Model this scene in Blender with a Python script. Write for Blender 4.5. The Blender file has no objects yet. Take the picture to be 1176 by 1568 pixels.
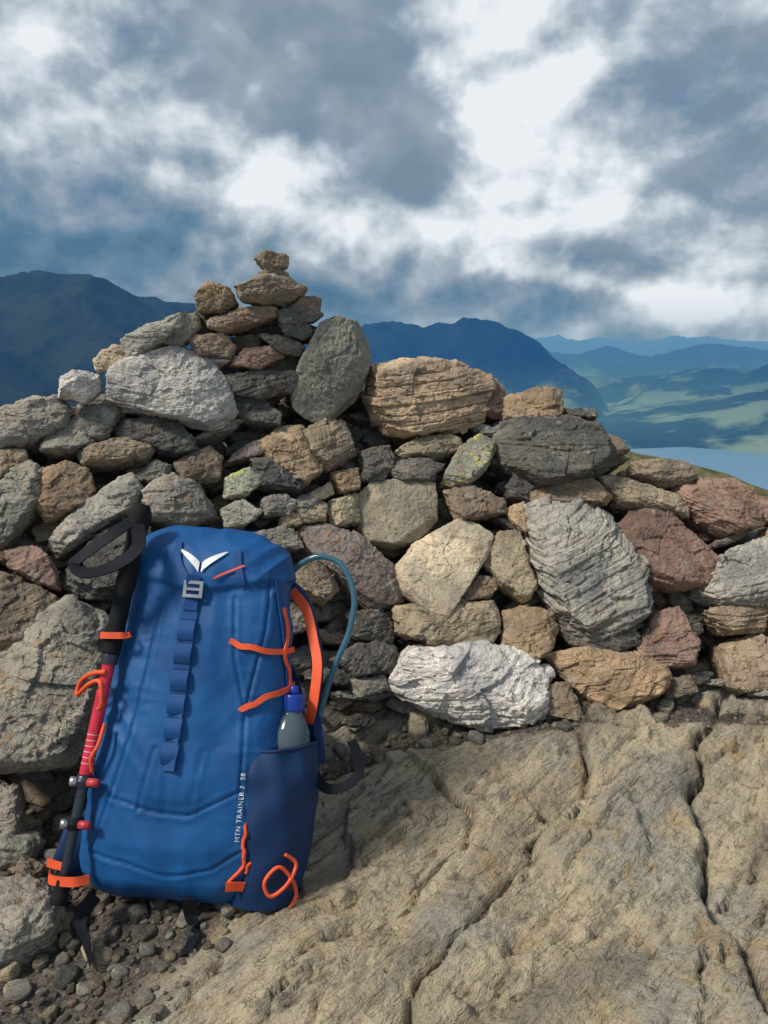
import bpy, bmesh, math, random
import numpy as np
from mathutils import Vector, Matrix
from mathutils.bvhtree import BVHTree
random.seed(7); RNG=np.random.default_rng(7)
scene=bpy.context.scene
COL=bpy.context.collection
# ------------------------------------------------------------------ noise
def _h(ix,iy,iz,seed):
    with np.errstate(over='ignore'):
        h=(ix.astype(np.uint32)*np.uint32(374761393)+iy.astype(np.uint32)*np.uint32(668265263)
           +iz.astype(np.uint32)*np.uint32(2147483647)+np.uint32((seed*144665)%4294967291))
        h^=h>>np.uint32(13); h*=np.uint32(1274126177); h^=h>>np.uint32(16); h*=np.uint32(2246822519); h^=h>>np.uint32(15)
    return h.astype(np.float64)/4294967295.0
def vn(p,seed=0):
    p=np.asarray(p,float); i=np.floor(p).astype(np.int64); f=p-i; f=f*f*(3-2*f)
    x,y,z=i[:,0],i[:,1],i[:,2]; fx,fy,fz=f[:,0],f[:,1],f[:,2]
    def L(a,b,t): return a+(b-a)*t
    r=L(L(L(_h(x,y,z,seed),_h(x+1,y,z,seed),fx),L(_h(x,y+1,z,seed),_h(x+1,y+1,z,seed),fx),fy),
        L(L(_h(x,y,z+1,seed),_h(x+1,y,z+1,seed),fx),L(_h(x,y+1,z+1,seed),_h(x+1,y+1,z+1,seed),fx),fy),fz)
    return r*2-1
def fbm(p,seed=0,o=4,g=.5):
    a=1;s=0;p=np.asarray(p,float)
    for k in range(o):
        s=s+a*vn(p*(2.03**k)+k*17.3,seed+k); a*=g
    return s
def ridged(p,seed=0,o=3):
    a=1;s=0
    for k in range(o):
        s=s+a*(1-2*np.abs(vn(p*(2.1**k)+k*9.7,seed+k))); a*=.5
    return s
def facets(p,seed,nd=3):
    # broken-rock facets: every Voronoi cell gets its own tilted plane
    i0=np.floor(p-.5).astype(np.int64); best=np.full(len(p),1e9); out=np.zeros(len(p))
    offs=[(a,b,c) for a in(0,1) for b in(0,1) for c in ((0,1) if nd==3 else (0,))]
    for o in offs:
        c=i0+np.array(o)
        if nd==2: c[:,2]=0
        x,y,z=c[:,0],c[:,1],c[:,2]
        h1,h2,h3=_h(x,y,z,seed),_h(x,y,z,seed+1),_h(x,y,z,seed+2)
        r=p-(c+.5+(np.stack([h1,h2,h3],1)-.5)*.7)
        if nd==2: r[:,2]=0
        d=(r*r).sum(1); t=np.stack([h2,h3,h1],1)*2-1; v=(r*t).sum(1)+(h1-.5)*.5
        m=d<best; best=np.where(m,d,best); out=np.where(m,v,out)
    return out
def nz(v): v=np.asarray(v,float); return v/np.linalg.norm(v)
def mesh_obj(name,V,F,mat=None,parent=None,smooth=True,attrs=None):
    me=bpy.data.meshes.new(name)
    me.from_pydata(V.tolist() if hasattr(V,'tolist') else V,[],F.tolist() if hasattr(F,'tolist') else F)
    me.update()
    if smooth: me.polygons.foreach_set('use_smooth',np.ones(len(me.polygons),bool))
    for n,(t,d) in (attrs or {}).items():
        a=me.attributes.new(n,t,'POINT')
        a.data.foreach_set({'FLOAT':'value','FLOAT_VECTOR':'vector','FLOAT_COLOR':'color'}[t],np.ascontiguousarray(d,dtype=np.float32).ravel())
    ob=bpy.data.objects.new(name,me); COL.objects.link(ob)
    if mat: me.materials.append(mat)
    if parent: ob.parent=parent
    return ob
def grid_faces(nr,nc,wrap=False):
    a=np.arange(nr*nc).reshape(nr,nc)
    if wrap: b=np.roll(a,-1,1); return np.stack([a[:-1],b[:-1],b[1:],a[1:]],-1).reshape(-1,4)
    return np.stack([a[:-1,:-1],a[:-1,1:],a[1:,1:],a[1:,:-1]],-1).reshape(-1,4)
def vnorm(V,F):
    fn=np.cross(V[F[:,2]]-V[F[:,0]],V[F[:,3]]-V[F[:,1]]); n=len(V)
    Nn=np.stack([sum(np.bincount(F[:,k],weights=fn[:,c],minlength=n) for k in range(4)) for c in range(3)],1)
    return Nn/np.maximum(np.linalg.norm(Nn,axis=1,keepdims=True),1e-12)
def empty(name):
    e=bpy.data.objects.new(name,None); e.empty_display_size=.1; COL.objects.link(e); return e
# ------------------------------------------------------------------ node helper
class NT:
    def __init__(s,tree): s.t=tree; s.n=tree.nodes; s.n.clear()
    def __call__(s,typ,ins=None,**kw):
        nd=s.n.new(typ)
        for k,v in kw.items(): setattr(nd,k,v)
        for k,v in (ins or {}).items():
            if isinstance(v,bpy.types.NodeSocket): s.t.links.new(v,nd.inputs[k])
            else:
                if hasattr(v,'__len__') and len(v)==3 and nd.inputs[k].type=='RGBA': v=tuple(v)+(1,)
                nd.inputs[k].default_value=v
        return nd
    def m(s,op,a,b=None,c=None,clamp=False):
        d={0:a}
        if b is not None:d[1]=b
        if c is not None:d[2]=c
        return s('ShaderNodeMath',d,operation=op,use_clamp=clamp).outputs[0]
    def noise(s,vec,scale,det=4,rough=.55,dist=0): return s('ShaderNodeTexNoise',{'Vector':vec,'Scale':scale,'Detail':det,'Roughness':rough,'Distortion':dist}).outputs[0]
    def mix(s,f,a,b,bt='MIX'):
        nd=s('ShaderNodeMix',data_type='RGBA',blend_type=bt)
        for k,v in ((0,f),(6,a),(7,b)):
            if isinstance(v,bpy.types.NodeSocket): s.t.links.new(v,nd.inputs[k])
            else: nd.inputs[k].default_value=(tuple(v)+(1,))[:4] if k else v
        return nd.outputs[2]
    def rng(s,v,a,b,c=0,d=1): return s('ShaderNodeMapRange',{0:v,1:a,2:b,3:c,4:d},interpolation_type='SMOOTHSTEP').outputs[0]
    def scale(s,v,xyz): return s('ShaderNodeVectorMath',{0:v,1:xyz},operation='MULTIPLY').outputs[0]
def mat(name):
    m=bpy.data.materials.new(name); m.use_nodes=True; return m,NT(m.node_tree)
def simple(name,col,rough=.5,metal=0,bump=0,bscale=500,var=.15):
    m,N=mat(name); tc=N('ShaderNodeTexCoord').outputs['Object']
    nv=N.noise(tc,40,3)
    c=N.mix(N.rng(nv,.3,.7),tuple(x*(1-var) for x in col),tuple(min(1,x*(1+var)) for x in col))
    b=N('ShaderNodeBsdfPrincipled',{'Base Color':c,'Roughness':rough,'Metallic':metal,'Specular IOR Level':(.12 if max(col)<.03 else .5)})
    if bump:
        bp=N('ShaderNodeBump',{'Strength':bump,'Distance':.001,'Height':N.noise(tc,bscale,2)})
        N.t.links.new(bp.outputs[0],b.inputs['Normal'])
    N('ShaderNodeOutputMaterial',{0:b.outputs[0]}); return m
# ------------------------------------------------------------------ materials
def rock_material():
    m,N=mat('slate_rock')
    st=N('ShaderNodeAttribute',attribute_name='st').outputs['Vector']
    ca=N('ShaderNodeAttribute',attribute_name='Col'); c=ca.outputs['Color']; lam=ca.outputs['Alpha']
    n1=N.noise(st,9,3,.6,.6); n2=N.noise(st,45,4,.7); n3=N.noise(st,260,2,.7)
    lv=N.scale(st,(6,6,130)); l1=N.noise(lv,1.2,3,.65,.4)
    crk=N.rng(N.m('ABSOLUTE',N.m('SUBTRACT',N.noise(N.scale(st,(1,1,2.4)),13,3,.6),.5)),0,.010,1,0)
    c=N.mix(N.rng(n1,.3,.7),N.mix(1,c,(.66,.66,.67),'MULTIPLY'),N.mix(1,c,(1.4,1.34,1.22),'MULTIPLY'))
    rust=N.m('MULTIPLY',N.rng(n2,.5,.66),N.rng(N.noise(st,5,3),.42,.62))
    c=N.mix(N.m('MULTIPLY',rust,.55),c,(.33,.17,.07))
    c=N.mix(N.m('MULTIPLY',N.rng(l1,.53,.68),N.m('MULTIPLY',lam,.55)),c,N.mix(1,c,(.38,.36,.36),'MULTIPLY'))
    c=N.mix(N.m('MULTIPLY',N.rng(N.noise(st,28,4,.75,.3),.58,.66),.4),c,(.48,.48,.43))
    c=N.mix(N.m('MULTIPLY',N.rng(n3,.56,.72),.5),c,(.06,.055,.05))
    c=N.mix(N.m('MULTIPLY',N.m('MULTIPLY',crk,N.rng(n1,.45,.6)),.6),c,(.03,.027,.025))
    lich=N('ShaderNodeAttribute',attribute_name='lich').outputs['Fac']
    c=N.mix(N.m('MULTIPLY',lich,N.rng(N.noise(st,35,3,.7),.56,.62)),c,(.55,.56,.08))
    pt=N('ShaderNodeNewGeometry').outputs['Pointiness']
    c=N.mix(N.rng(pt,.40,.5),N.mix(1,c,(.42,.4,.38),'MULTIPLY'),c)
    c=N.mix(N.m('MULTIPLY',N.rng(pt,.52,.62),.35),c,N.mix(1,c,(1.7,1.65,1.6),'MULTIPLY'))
    h=N.m('ADD',N.m('MULTIPLY',n2,.8),N.m('MULTIPLY',n3,.35))
    h=N.m('ADD',h,N.m('SUBTRACT',N.m('MULTIPLY',l1,N.m('MULTIPLY',lam,.9)),N.m('MULTIPLY',crk,.22)))
    bp=N('ShaderNodeBump',{'Strength':.9,'Distance':.008,'Height':h})
    b=N('ShaderNodeBsdfPrincipled',{'Base Color':c,'Roughness':.82,'Specular IOR Level':.3,'Normal':bp.outputs[0]})
    N('ShaderNodeOutputMaterial',{0:b.outputs[0]}); return m
ROCK=rock_material()
def ground_material():
    m,N=mat('bedrock')
    P=N('ShaderNodeNewGeometry').outputs['Position']
    R=N('ShaderNodeMapping',{'Vector':P,'Rotation':(0,0,math.radians(44))},vector_type='POINT').outputs[0]
    g=N.scale(R,(1,.22,1)); soil=N('ShaderNodeAttribute',attribute_name='soil').outputs['Fac']
    a=N.noise(g,7,5,.62,.5); b_=N.noise(g,32,4,.7,.3); f=N.noise(g,170,3,.75); big=N.noise(P,3.1,4,.6)
    c=N.mix(N.rng(a,.32,.68),(.245,.205,.15),(.55,.45,.295))
    c=N.mix(N.m('MULTIPLY',N.rng(big,.49,.61),.7),c,(.34,.32,.27))
    c=N.mix(N.m('MULTIPLY',N.rng(b_,.53,.66),.75),c,(.17,.145,.115))
    c=N.mix(N.m('MULTIPLY',N.rng(b_,.3,.42,1,0),.5),c,(.60,.50,.35))
    c=N.mix(N.m('MULTIPLY',N.rng(N.noise(P,14,4,.7),.56,.67),.6),c,(.45,.30,.14))
    c=N.mix(N.m('MULTIPLY',N.rng(f,.55,.68),.6),c,(.10,.083,.065))
    sc=N.mix(N.rng(N.noise(P,160,4,.7),.35,.65),(.05,.042,.035),(.17,.14,.11))
    c=N.mix(N.rng(soil,.3,.7),c,sc)
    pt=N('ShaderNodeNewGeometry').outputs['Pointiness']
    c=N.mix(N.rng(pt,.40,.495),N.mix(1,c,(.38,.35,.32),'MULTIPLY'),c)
    h=N.m('ADD',N.m('MULTIPLY',b_,.7),N.m('MULTIPLY',f,.3)); h=N.m('ADD',h,N.m('MULTIPLY',N.noise(P,90,4,.7),.35))
    bp=N('ShaderNodeBump',{'Strength':1.0,'Distance':.02,'Height':h})
    b=N('ShaderNodeBsdfPrincipled',{'Base Color':c,'Roughness':.85,'Specular IOR Level':.3,'Normal':bp.outputs[0]})
    N('ShaderNodeOutputMaterial',{0:b.outputs[0]}); return m
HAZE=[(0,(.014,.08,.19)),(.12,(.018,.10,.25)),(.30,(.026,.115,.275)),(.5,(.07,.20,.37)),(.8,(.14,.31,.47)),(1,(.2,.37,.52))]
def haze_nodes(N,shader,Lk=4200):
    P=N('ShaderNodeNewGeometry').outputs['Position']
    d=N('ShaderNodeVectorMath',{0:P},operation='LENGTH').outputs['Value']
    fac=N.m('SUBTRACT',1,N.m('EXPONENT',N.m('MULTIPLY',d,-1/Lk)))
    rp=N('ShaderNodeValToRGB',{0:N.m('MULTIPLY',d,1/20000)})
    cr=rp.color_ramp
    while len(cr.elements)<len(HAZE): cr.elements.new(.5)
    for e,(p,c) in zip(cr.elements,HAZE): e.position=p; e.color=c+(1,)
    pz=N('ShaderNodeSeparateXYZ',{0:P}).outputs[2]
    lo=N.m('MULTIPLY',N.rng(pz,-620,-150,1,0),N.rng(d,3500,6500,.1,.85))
    em=N('ShaderNodeEmission',{0:N.mix(lo,rp.outputs[0],(.095,.25,.33)),1:1.0})  # haze painted as glow over distance, paler low down for the sunlit valley
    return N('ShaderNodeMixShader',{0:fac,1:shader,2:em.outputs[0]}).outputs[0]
def terrain_material():
    m,N=mat('fell_grass')
    P=N('ShaderNodeNewGeometry').outputs['Position']
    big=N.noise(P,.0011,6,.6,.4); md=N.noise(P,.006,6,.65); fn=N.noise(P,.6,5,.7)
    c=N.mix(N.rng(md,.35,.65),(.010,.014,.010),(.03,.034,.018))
    c=N.mix(N.m('MULTIPLY',N.rng(big,.47,.56),N.rng(N('ShaderNodeSeparateXYZ',{0:P}).outputs[2],-520,-150,1,.06)),c,(.42,.48,.22))  # lighter field patches; sunlit areas of the low hills painted into the colour
    nr=N('ShaderNodeVectorMath',{0:P},operation='LENGTH').outputs['Value']
    near=N.mix(N.rng(fn,.35,.65),(.09,.085,.04),(.19,.16,.08))
    c=N.mix(N.rng(nr,200,1200),near,c)
    bp=N('ShaderNodeBump',{'Strength':.6,'Distance':1,'Height':N.m('MULTIPLY',md,40)})
    b=N('ShaderNodeBsdfPrincipled',{'Base Color':c,'Roughness':.95,'Specular IOR Level':.1,'Normal':bp.outputs[0]})
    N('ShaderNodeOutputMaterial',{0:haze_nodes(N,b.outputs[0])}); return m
def lake_material():
    m,N=mat('lake_water'); P=N('ShaderNodeNewGeometry').outputs['Position']
    bp=N('ShaderNodeBump',{'Strength':.3,'Distance':1,'Height':N.noise(P,.05,3)})
    b=N('ShaderNodeBsdfPrincipled',{'Base Color':(.20,.36,.46,1),'Roughness':.3,'Normal':bp.outputs[0]})
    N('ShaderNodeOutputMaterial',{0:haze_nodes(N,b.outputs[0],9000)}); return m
# ------------------------------------------------------------------ wall survey (mm; x along wall, z height)
WALL='''b -779 634 -733 631 -724 609 -771 579
g -772 585 -724 609 -690 590 -696 532 -742 466 -774 463
g -812 699 -740 727 -681 731 -657 702 -668 673 -724 643 -803 632
w -675 773 -650 787 -608 778 -603 744 -634 718 -680 732
w -604 772 -525 818 -442 842 -400 817 -357 752 -331 664 -366 647 -432 676 -509 697 -565 709 -601 738
g -667 666 -630 714 -565 720 -560 702 -591 643 -659 651
d -576 683 -495 686 -442 664 -405 616 -450 609 -515 634 -567 652
g -708 637 -685 667 -618 662 -609 638 -650 625 -703 628
b -636 627 -542 646 -495 620 -506 602 -586 597 -625 599
o -705 533 -693 592 -653 605 -608 582 -597 540 -635 510 -680 502
g -674 460 -613 527 -534 574 -512 545 -526 503 -595 472 -653 436
r -740 454 -696 456 -659 430 -634 371 -675 387 -729 420
b -768 423 -674 381 -632 360 -628 332 -682 290 -745 281
g -743 271 -667 331 -603 357 -546 313 -532 256 -558 175 -575 96 -633 93 -717 108
d -642 389 -582 465 -525 490 -480 469 -478 385 -533 350 -616 364
g -515 533 -471 567 -394 549 -356 483 -425 470 -488 488
b -451 592 -386 621 -358 599 -361 554 -432 552
d -533 565 -487 601 -454 586 -470 555
g -713 83 -660 66 -645 2 -697 -16
t -616 812 -582 839 -551 839 -539 811 -571 791 -608 785
d -330 693 -283 713 -231 675 -237 654 -308 672
o -280 623 -238 654 -195 656 -179 608 -149 556 -190 526 -220 563 -269 595
b -195 637 -137 669 -84 644 -75 578 -134 555 -179 587
d -295 590 -235 592 -177 532 -197 513 -273 535
l -348 553 -302 575 -273 541 -306 517 -346 520
g -354 495 -312 511 -270 482 -295 458 -341 459
g -271 508 -231 517 -196 493 -216 469 -263 475
t -196 486 -154 495 -132 479 -139 450 -188 452
t -176 504 -126 529 -118 504 -154 491
o -127 547 -67 551 -62 505 -104 503
d -67 526 -13 572 19 562 3 512
t -132 486 -66 499 -58 435 -117 436
y -46 739 -38 779 53 794 188 786 281 744 289 679 245 648 169 625 52 615 -5 629 -38 676
d 7 795 52 803 105 798 102 784 20 784
r 238 745 281 752 310 720 306 655 263 655
s -63 507 19 515 123 506 126 423 81 383 19 379 -61 391
s 26 331 73 377 177 421 264 397 246 349 196 296 139 220 94 242 41 284
p -187 439 -146 447 -65 409 18 329 41 252 -27 258 -100 335 -165 391
t 238 334 281 396 329 395 340 318 361 276 328 250 275 285
o 300 445 342 459 358 416 345 387 306 417
l 139 509 191 589 242 614 284 602 256 542 204 499
b 147 487 212 499 293 467 300 438 225 427 177 421
t 35 585 84 611 184 619 191 581 133 568 51 570
d 11 549 84 569 149 549 115 509 19 515
d 275 579 294 633 354 648 457 655 531 623 575 561 546 531 460 502 377 495 306 541
o 293 695 394 724 457 718 452 655 353 629 311 640
d 450 674 544 673 545 651 457 655
t 26 252 79 255 171 244 273 252 281 199 229 163 107 173 25 194
b 172 277 228 308 270 293 257 260 186 254
w 18 169 107 170 237 162 321 145 369 103 359 23 311 0 222 12 90 54 10 101
o 280 231 389 236 406 189 381 138 334 126 275 160
G 344 452 424 466 514 460 583 412 628 312 617 224 573 185 477 174 396 222 364 318
r 582 405 630 455 687 447 746 395 818 323 785 275 695 267 626 292 592 348
G 767 261 820 337 988 377 959 230 803 233
r 727 491 831 508 913 484 952 421 940 399 844 379 782 409
b 624 542 685 553 786 543 794 505 710 491 629 518
b 342 467 428 510 511 513 570 471 555 456 440 461
t 537 516 611 507 674 477 748 461 751 424 671 447 588 456
b 563 610 597 610 624 576 575 564
r 578 139 639 210 698 229 742 155 720 110 642 114
o 381 138 476 155 567 139 673 111 635 61 524 27 466 53 423 92
b 369 81 423 86 461 4 416 12 365 25
b 769 220 836 233 916 227 903 177 809 173
b 806 153 873 171 943 150 929 78 859 48 800 69
b 654 86 709 91 720 59 648 46
d -111 175 -41 197 25 171 18 123 -69 136
d -85 256 -12 249 26 209 18 179 -63 208
g -76 131 3 120 10 94 -61 95
g -306 442 -228 448 -180 426 -175 399 -292 418
b -211 366 -143 368 -100 309 -127 283 -196 314
r 908 459 1005 465 994 406 933 407
d 403 215 478 174 581 189 601 158 536 140 430 162
d 303 496 330 530 385 495 350 462 306 471
d -63 591 19 592 22 547 -44 524
t -229 471 -195 473 -187 446 -228 447'''
CAIRN='''b -294 1038 -263 1050 -220 1038 -222 1012 -264 1003 -289 1017
b -285 998 -257 1014 -222 1001 -222 986 -281 984
b -333 966 -278 993 -222 990 -182 967 -223 925 -279 931 -317 935
d -244 913 -202 931 -144 912 -166 893 -238 885
r -212 928 -187 951 -151 946 -154 904 -188 899
o -417 957 -384 976 -347 965 -330 930 -361 909 -408 911
b -408 887 -321 921 -251 924 -244 903 -294 884 -362 866
g -559 852 -486 891 -421 915 -414 901 -467 852 -532 811 -550 825
g -480 845 -447 894 -414 911 -408 880 -442 838
b -428 859 -362 866 -335 838 -343 809 -416 817
r -343 795 -315 830 -252 837 -231 815 -281 786
d -286 863 -224 859 -188 837 -196 814 -238 822
d -244 895 -181 896 -166 866 -188 849 -231 863
d -357 773 -281 779 -210 778 -195 733 -282 721 -351 737
d -351 730 -282 735 -268 698 -324 678
g -215 718 -196 792 -152 882 -114 902 -68 887 -37 835 -40 773 -77 703 -123 667 -176 640 -212 673'''
def yb(x): return np.interp(x,[-2,-.8,-.5,-.25,0,.3,1.0,2],[1.05,1.1,1.2,1.3,1.45,1.5,1.55,1.6])
def wy(x,z): return yb(x)+0.6*np.minimum(z,.7)+0.15*np.maximum(z-.7,0)
def topz(x): return np.interp(x,[-1.8,-1.1,-.8,-.6,-.45,-.33,-.2,-.05,.25,.45,.6,.75,1.0,1.4,1.9],[.4,.6,.68,.75,.82,.86,.84,.77,.72,.66,.58,.5,.42,.36,.2])
def wall_frame(x,z):
    e=.02
    fx=(wy(x+e,z)-wy(x-e,z))/(2*e); fz=(wy(x,z+e)-wy(x,z-e))/(2*e)
    return fx,fz,nz([fx,-1,fz])
COLS=dict(w=(.55,.53,.49),g=(.31,.29,.25),d=(.13,.125,.115),b=(.27,.21,.155),o=(.35,.255,.165),r=(.27,.175,.145),
          t=(.37,.31,.22),s=(.50,.44,.32),y=(.47,.34,.24),p=(.23,.19,.18),l=(.36,.36,.30),G=(.35,.34,.31))
class Bag:
    def __init__(s): s.V=[];s.F=[];s.C=[];s.S=[];s.L=[];s.n=0
    def add(s,V,F,C,S,L):
        s.V.append(V);s.F.append(F+s.n);s.C.append(C);s.S.append(S);s.L.append(L);s.n+=len(V)
    def obj(s,name,mt):
        V=np.concatenate(s.V)
        return mesh_obj(name,V,np.concatenate(s.F),mt,attrs={'Col':('FLOAT_COLOR',np.concatenate(s.C)),'st':('FLOAT_VECTOR',np.concatenate(s.S)),'lich':('FLOAT',np.concatenate(s.L))})
_CS={}
def cubesphere(n):
    if n in _CS: return _CS[n]
    g=np.tan(np.linspace(-1,1,n+1)*math.pi/4); U,Wd=np.meshgrid(g,g,indexing='ij'); o=np.ones_like(U)
    V=[];F=[]
    for k,(a,b,c) in enumerate(((o,U,Wd),(-o,Wd,U),(Wd,o,U),(U,-o,Wd),(U,Wd,o),(Wd,U,-o))):
        V.append(np.stack([a,b,c],-1).reshape(-1,3)); F.append(grid_faces(n+1,n+1)+k*(n+1)**2)
    V=np.concatenate(V);F=np.concatenate(F)
    key=np.round(V*1e5).astype(np.int64); _,idx,inv=np.unique(key,axis=0,return_index=True,return_inverse=True)
    inv=inv.ravel(); V=V[idx]; F=inv[F]; V=V/np.linalg.norm(V,axis=1,keepdims=True)
    fn=np.cross(V[F[:,2]]-V[F[:,0]],V[F[:,3]]-V[F[:,1]]); fc=V[F].mean(1); bad=(fn*fc).sum(1)<0
    F[bad]=F[bad][:,::-1]; _CS[n]=(V,F); return V,F
def hullmesh(pts,vox,fr):
    pts=np.array(pts); c=pts.mean(0)
    bm=bmesh.new()
    for p in pts: bm.verts.new(p)
    bmesh.ops.convex_hull(bm,input=list(bm.verts)); bm.normal_update()
    NN=[];DD=[]
    for f in bm.faces:
        n=np.array(f.normal)
        if np.linalg.norm(n)<.5: continue
        d=np.dot(n,np.array(f.verts[0].co)-c)
        if d<0: n=-n;d=-d
        NN.append(n);DD.append(max(d,1e-4))
    bm.free()
    rg=np.random.default_rng(int(abs(pts.sum())*1e5)%100000)
    for _ in range(6):
        n=rg.normal(0,1,3)+fr[2]*.5; n/=np.linalg.norm(n); sup=((pts-c)@n).max(); NN.append(n); DD.append(max(sup*rg.uniform(.78,.96),1e-4))
    NN=np.array(NN);DD=np.array(DD)
    q=(pts-c)@fr.T; ext=np.maximum(np.abs(q).max(0),.005)
    n=int(np.clip(ext.max()*2.2/vox,6,110)); S,F=cubesphere(n)
    u=(S*ext)@fr; u/=np.linalg.norm(u,axis=1,keepdims=True)
    inv=(u@NN.T)/DD
    k=70.; mx=inv.max(1,keepdims=True); r=1/(mx[:,0]*(np.sum(np.maximum(inv/mx,0)**k,1))**(1/k))
    V=c+u*r[:,None]
    return V,vnorm(V,F),F
SEED=[1]
def stone(bag,outline,n,code,bulge=None,depth=None,axis=None,lam=None,vox=None,lich=0,k=(.6,.92),rough=.62):
    SEED[0]+=1; sd=SEED[0]; rg=np.random.default_rng(sd)
    P=np.array(outline,float); c=P.mean(0); size=np.linalg.norm(P-c,axis=1).mean(); n=np.array(n,float)
    mn=size*1.2
    bulge=bulge if bulge is not None else mn*rg.uniform(.28,.45)
    depth=depth if depth is not None else mn*rg.uniform(.9,1.3)
    pts=list(c+(P-c)*1.08)+list(c+(P-c)*1.05+n*bulge*.45)
    up=np.array([0,0,1.])-n*n[2]
    up=nz(up) if np.linalg.norm(up)>.05 else np.array([0,1.,0]); rt=np.cross(up,n)
    tx,ty=rg.uniform(-.35,.35),rg.uniform(-.1,.55)
    sh=-up*size*.12*rg.uniform(0,1.3)
    d1=nz(rt*rg.normal()+up*rg.normal(0,.6)); d2=nz(up*rg.uniform(.3,1)+rt*rg.normal(0,.5)); o1,o2=rg.uniform(-.1,.5)*size,rg.uniform(-.2,.4)*size; s1,s2=rg.uniform(.3,1.0),rg.uniform(.3,.9)
    for q in P:
        d=q-c; kk=rg.uniform(max(k[0],.8),max(k[1],.97))
        for kq in (kk,.45):
            e=d*kq+sh
            b=bulge*1.1-.3*(tx*np.dot(e,rt)+ty*np.dot(e,up))-max(0,s1*(np.dot(e,d1)-o1))-max(0,s2*(np.dot(e,d2)-o2))
            pts.append(c+e+n*max(b,bulge*.15))
        pts.append(c+d*rg.uniform(.96,1.0)-n*depth*rg.uniform(.25,.5))
        pts.append(c+d*rg.uniform(.7,.95)-n*depth*rg.uniform(.8,1.1))
    vox=vox or max(.003,size/52)
    V,Nn,F=hullmesh(pts,vox*1.1,np.stack([rt,up,n]))
    if axis is None: axis=nz(np.array([0,0,1])*.95+n*.2+rg.normal(0,.2,3))
    a=nz(axis)
    lam=lam if lam is not None else rg.uniform(.08,.75)
    q=V-c
    b1=nz(np.cross(a,[.3,.8,.1])); b2=np.cross(a,b1)
    L=np.stack([q@b1,q@b2,q@a],1)+rg.uniform(-50,50,3)
    t=L[:,2]+.004*fbm(L*8,sd,2)+.0012*vn(L*50,sd)
    th=max(.005,size*rg.uniform(.07,.16)); s=t/th; i=np.floor(s); f=s-i
    z0=np.zeros(len(i),np.int64); ii=i.astype(np.int64)
    h0=_h(ii,z0,z0,sd); h1=_h(ii+1,z0,z0,sd)
    f2=np.clip((f-.72)/.28,0,1); lay=h0+(h1-h0)*f2*f2*(3-2*f2)
    side=1-np.clip(np.abs(Nn@a),0,1)**2
    groove=np.exp(-((f-.86)/.08)**2)
    sc=min(1.6,max(.45,size/.09))
    disp=(.0022*fbm(L*9/sc,sd+5,2)*sc + .0009*ridged(L*30/sc,sd+9,3)*sc**.5 + .0014*fbm(L*130,sd+3,2)
          - lam*side*(.0085*sc*(lay-.3)+.0035*sc*groove))
    wp=L+.006*np.stack([vn(L*25,sd+31),vn(L*25,sd+32),vn(L*25,sd+33)],1)
    if vox<.0105: disp+=rough*.017*sc*facets(wp*np.array([1,1,1.6])/(size*.62),sd+40)*.55+rough*.0075*sc**.5*facets(wp*np.array([1,1,1.8])/(.022*sc**.5),sd+44)*.55
    chip=vn(L*17/sc,sd+20); disp-=.007*sc*np.clip(chip-.25,0,1)*(1+.5*vn(L*70,sd))
    V=V+Nn*disp[:,None]
    col=np.array(COLS[code])*rg.uniform(.8,1.2)*(1+rg.normal(0,.015,3))
    C=np.tile(np.append(np.clip(col,0.02,.8),lam),(len(V),1))
    bag.add(V,F,C,L,np.full(len(V),float(lich)))
def outline_from(ints,dy=0):
    a=np.array(ints,float).reshape(-1,2)/1000; cx,cz=a.mean(0)
    fx,fz,n=wall_frame(cx,cz); y=wy(cx,cz)+fx*(a[:,0]-cx)+fz*(a[:,1]-cz)+dy
    return np.stack([a[:,0],y,a[:,1]],1),n
wall=Bag(); cairn=Bag()
for li,line in enumerate(WALL.split('\n')):
    c,*v=line.split(); P,n=outline_from([int(x) for x in v]); kw={}
    if c=='s': kw=dict(axis=n+np.array([.1,0,.25]),bulge=.035,k=(.88,.97),lam=.35,rough=.2)
    if c=='p': kw=dict(axis=n+np.array([.1,0,.3]),bulge=.03,k=(.85,.96),lam=.5,rough=.35)
    if c=='y': kw=dict(axis=[-.08,-.1,1],lam=1,bulge=.06,k=(.7,.9))
    if c=='G': kw=dict(axis=[-.3,-.35,1],lam=1,rough=.9,bulge=.06,k=(.7,.9))
    if li==13: kw=dict(lam=.12,rough=.8)
    if c=='l': kw=dict(lich=.8)
    if c=='w': kw=dict(lam=.45,rough=.5 if li<10 else .9,bulge=.06,k=(.65,.88))
    stone(wall,P,n,c,**kw)
for line in CAIRN.split('\n'):
    c,*v=line.split(); P,n=outline_from([int(x) for x in v]); n=nz([0,-1,.15]); kw=dict(k=(.8,.97),rough=.45)
    if c=='g' and len(v)>20: n=nz([.15,-1,.35]); kw=dict(axis=n+np.array([.2,0,.1]),bulge=.04,depth=.08,k=(.86,.97),lam=.25,rough=.22)
    stone(cairn,P,n,c,**kw)
def rand_stone(bag,x,z,off,sx,sz,code,vox,tiltmax=.5,n=None):
    k=random.randint(5,8); ang=[i*2*math.pi/k+random.uniform(-.35,.35) for i in range(k)]
    fx,fz,nn=wall_frame(x,z); n=nn if n is None else n
    up=nz(np.array([0,0,1.])-n*n[2]); rt=np.cross(up,n); r=random.uniform(-tiltmax,tiltmax)
    c=np.array([x,wy(x,z)+off,z]); P=[]
    for a in ang:
        u,w=sx*math.cos(a)*random.uniform(.8,1.15),sz*math.sin(a)*random.uniform(.8,1.15)
        P.append(c+rt*(u*math.cos(r)-w*math.sin(r))+up*(u*math.sin(r)+w*math.cos(r)))
    stone(bag,P,n,code,vox=vox)
codes='dddddbbggtp'
x=-.95
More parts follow.
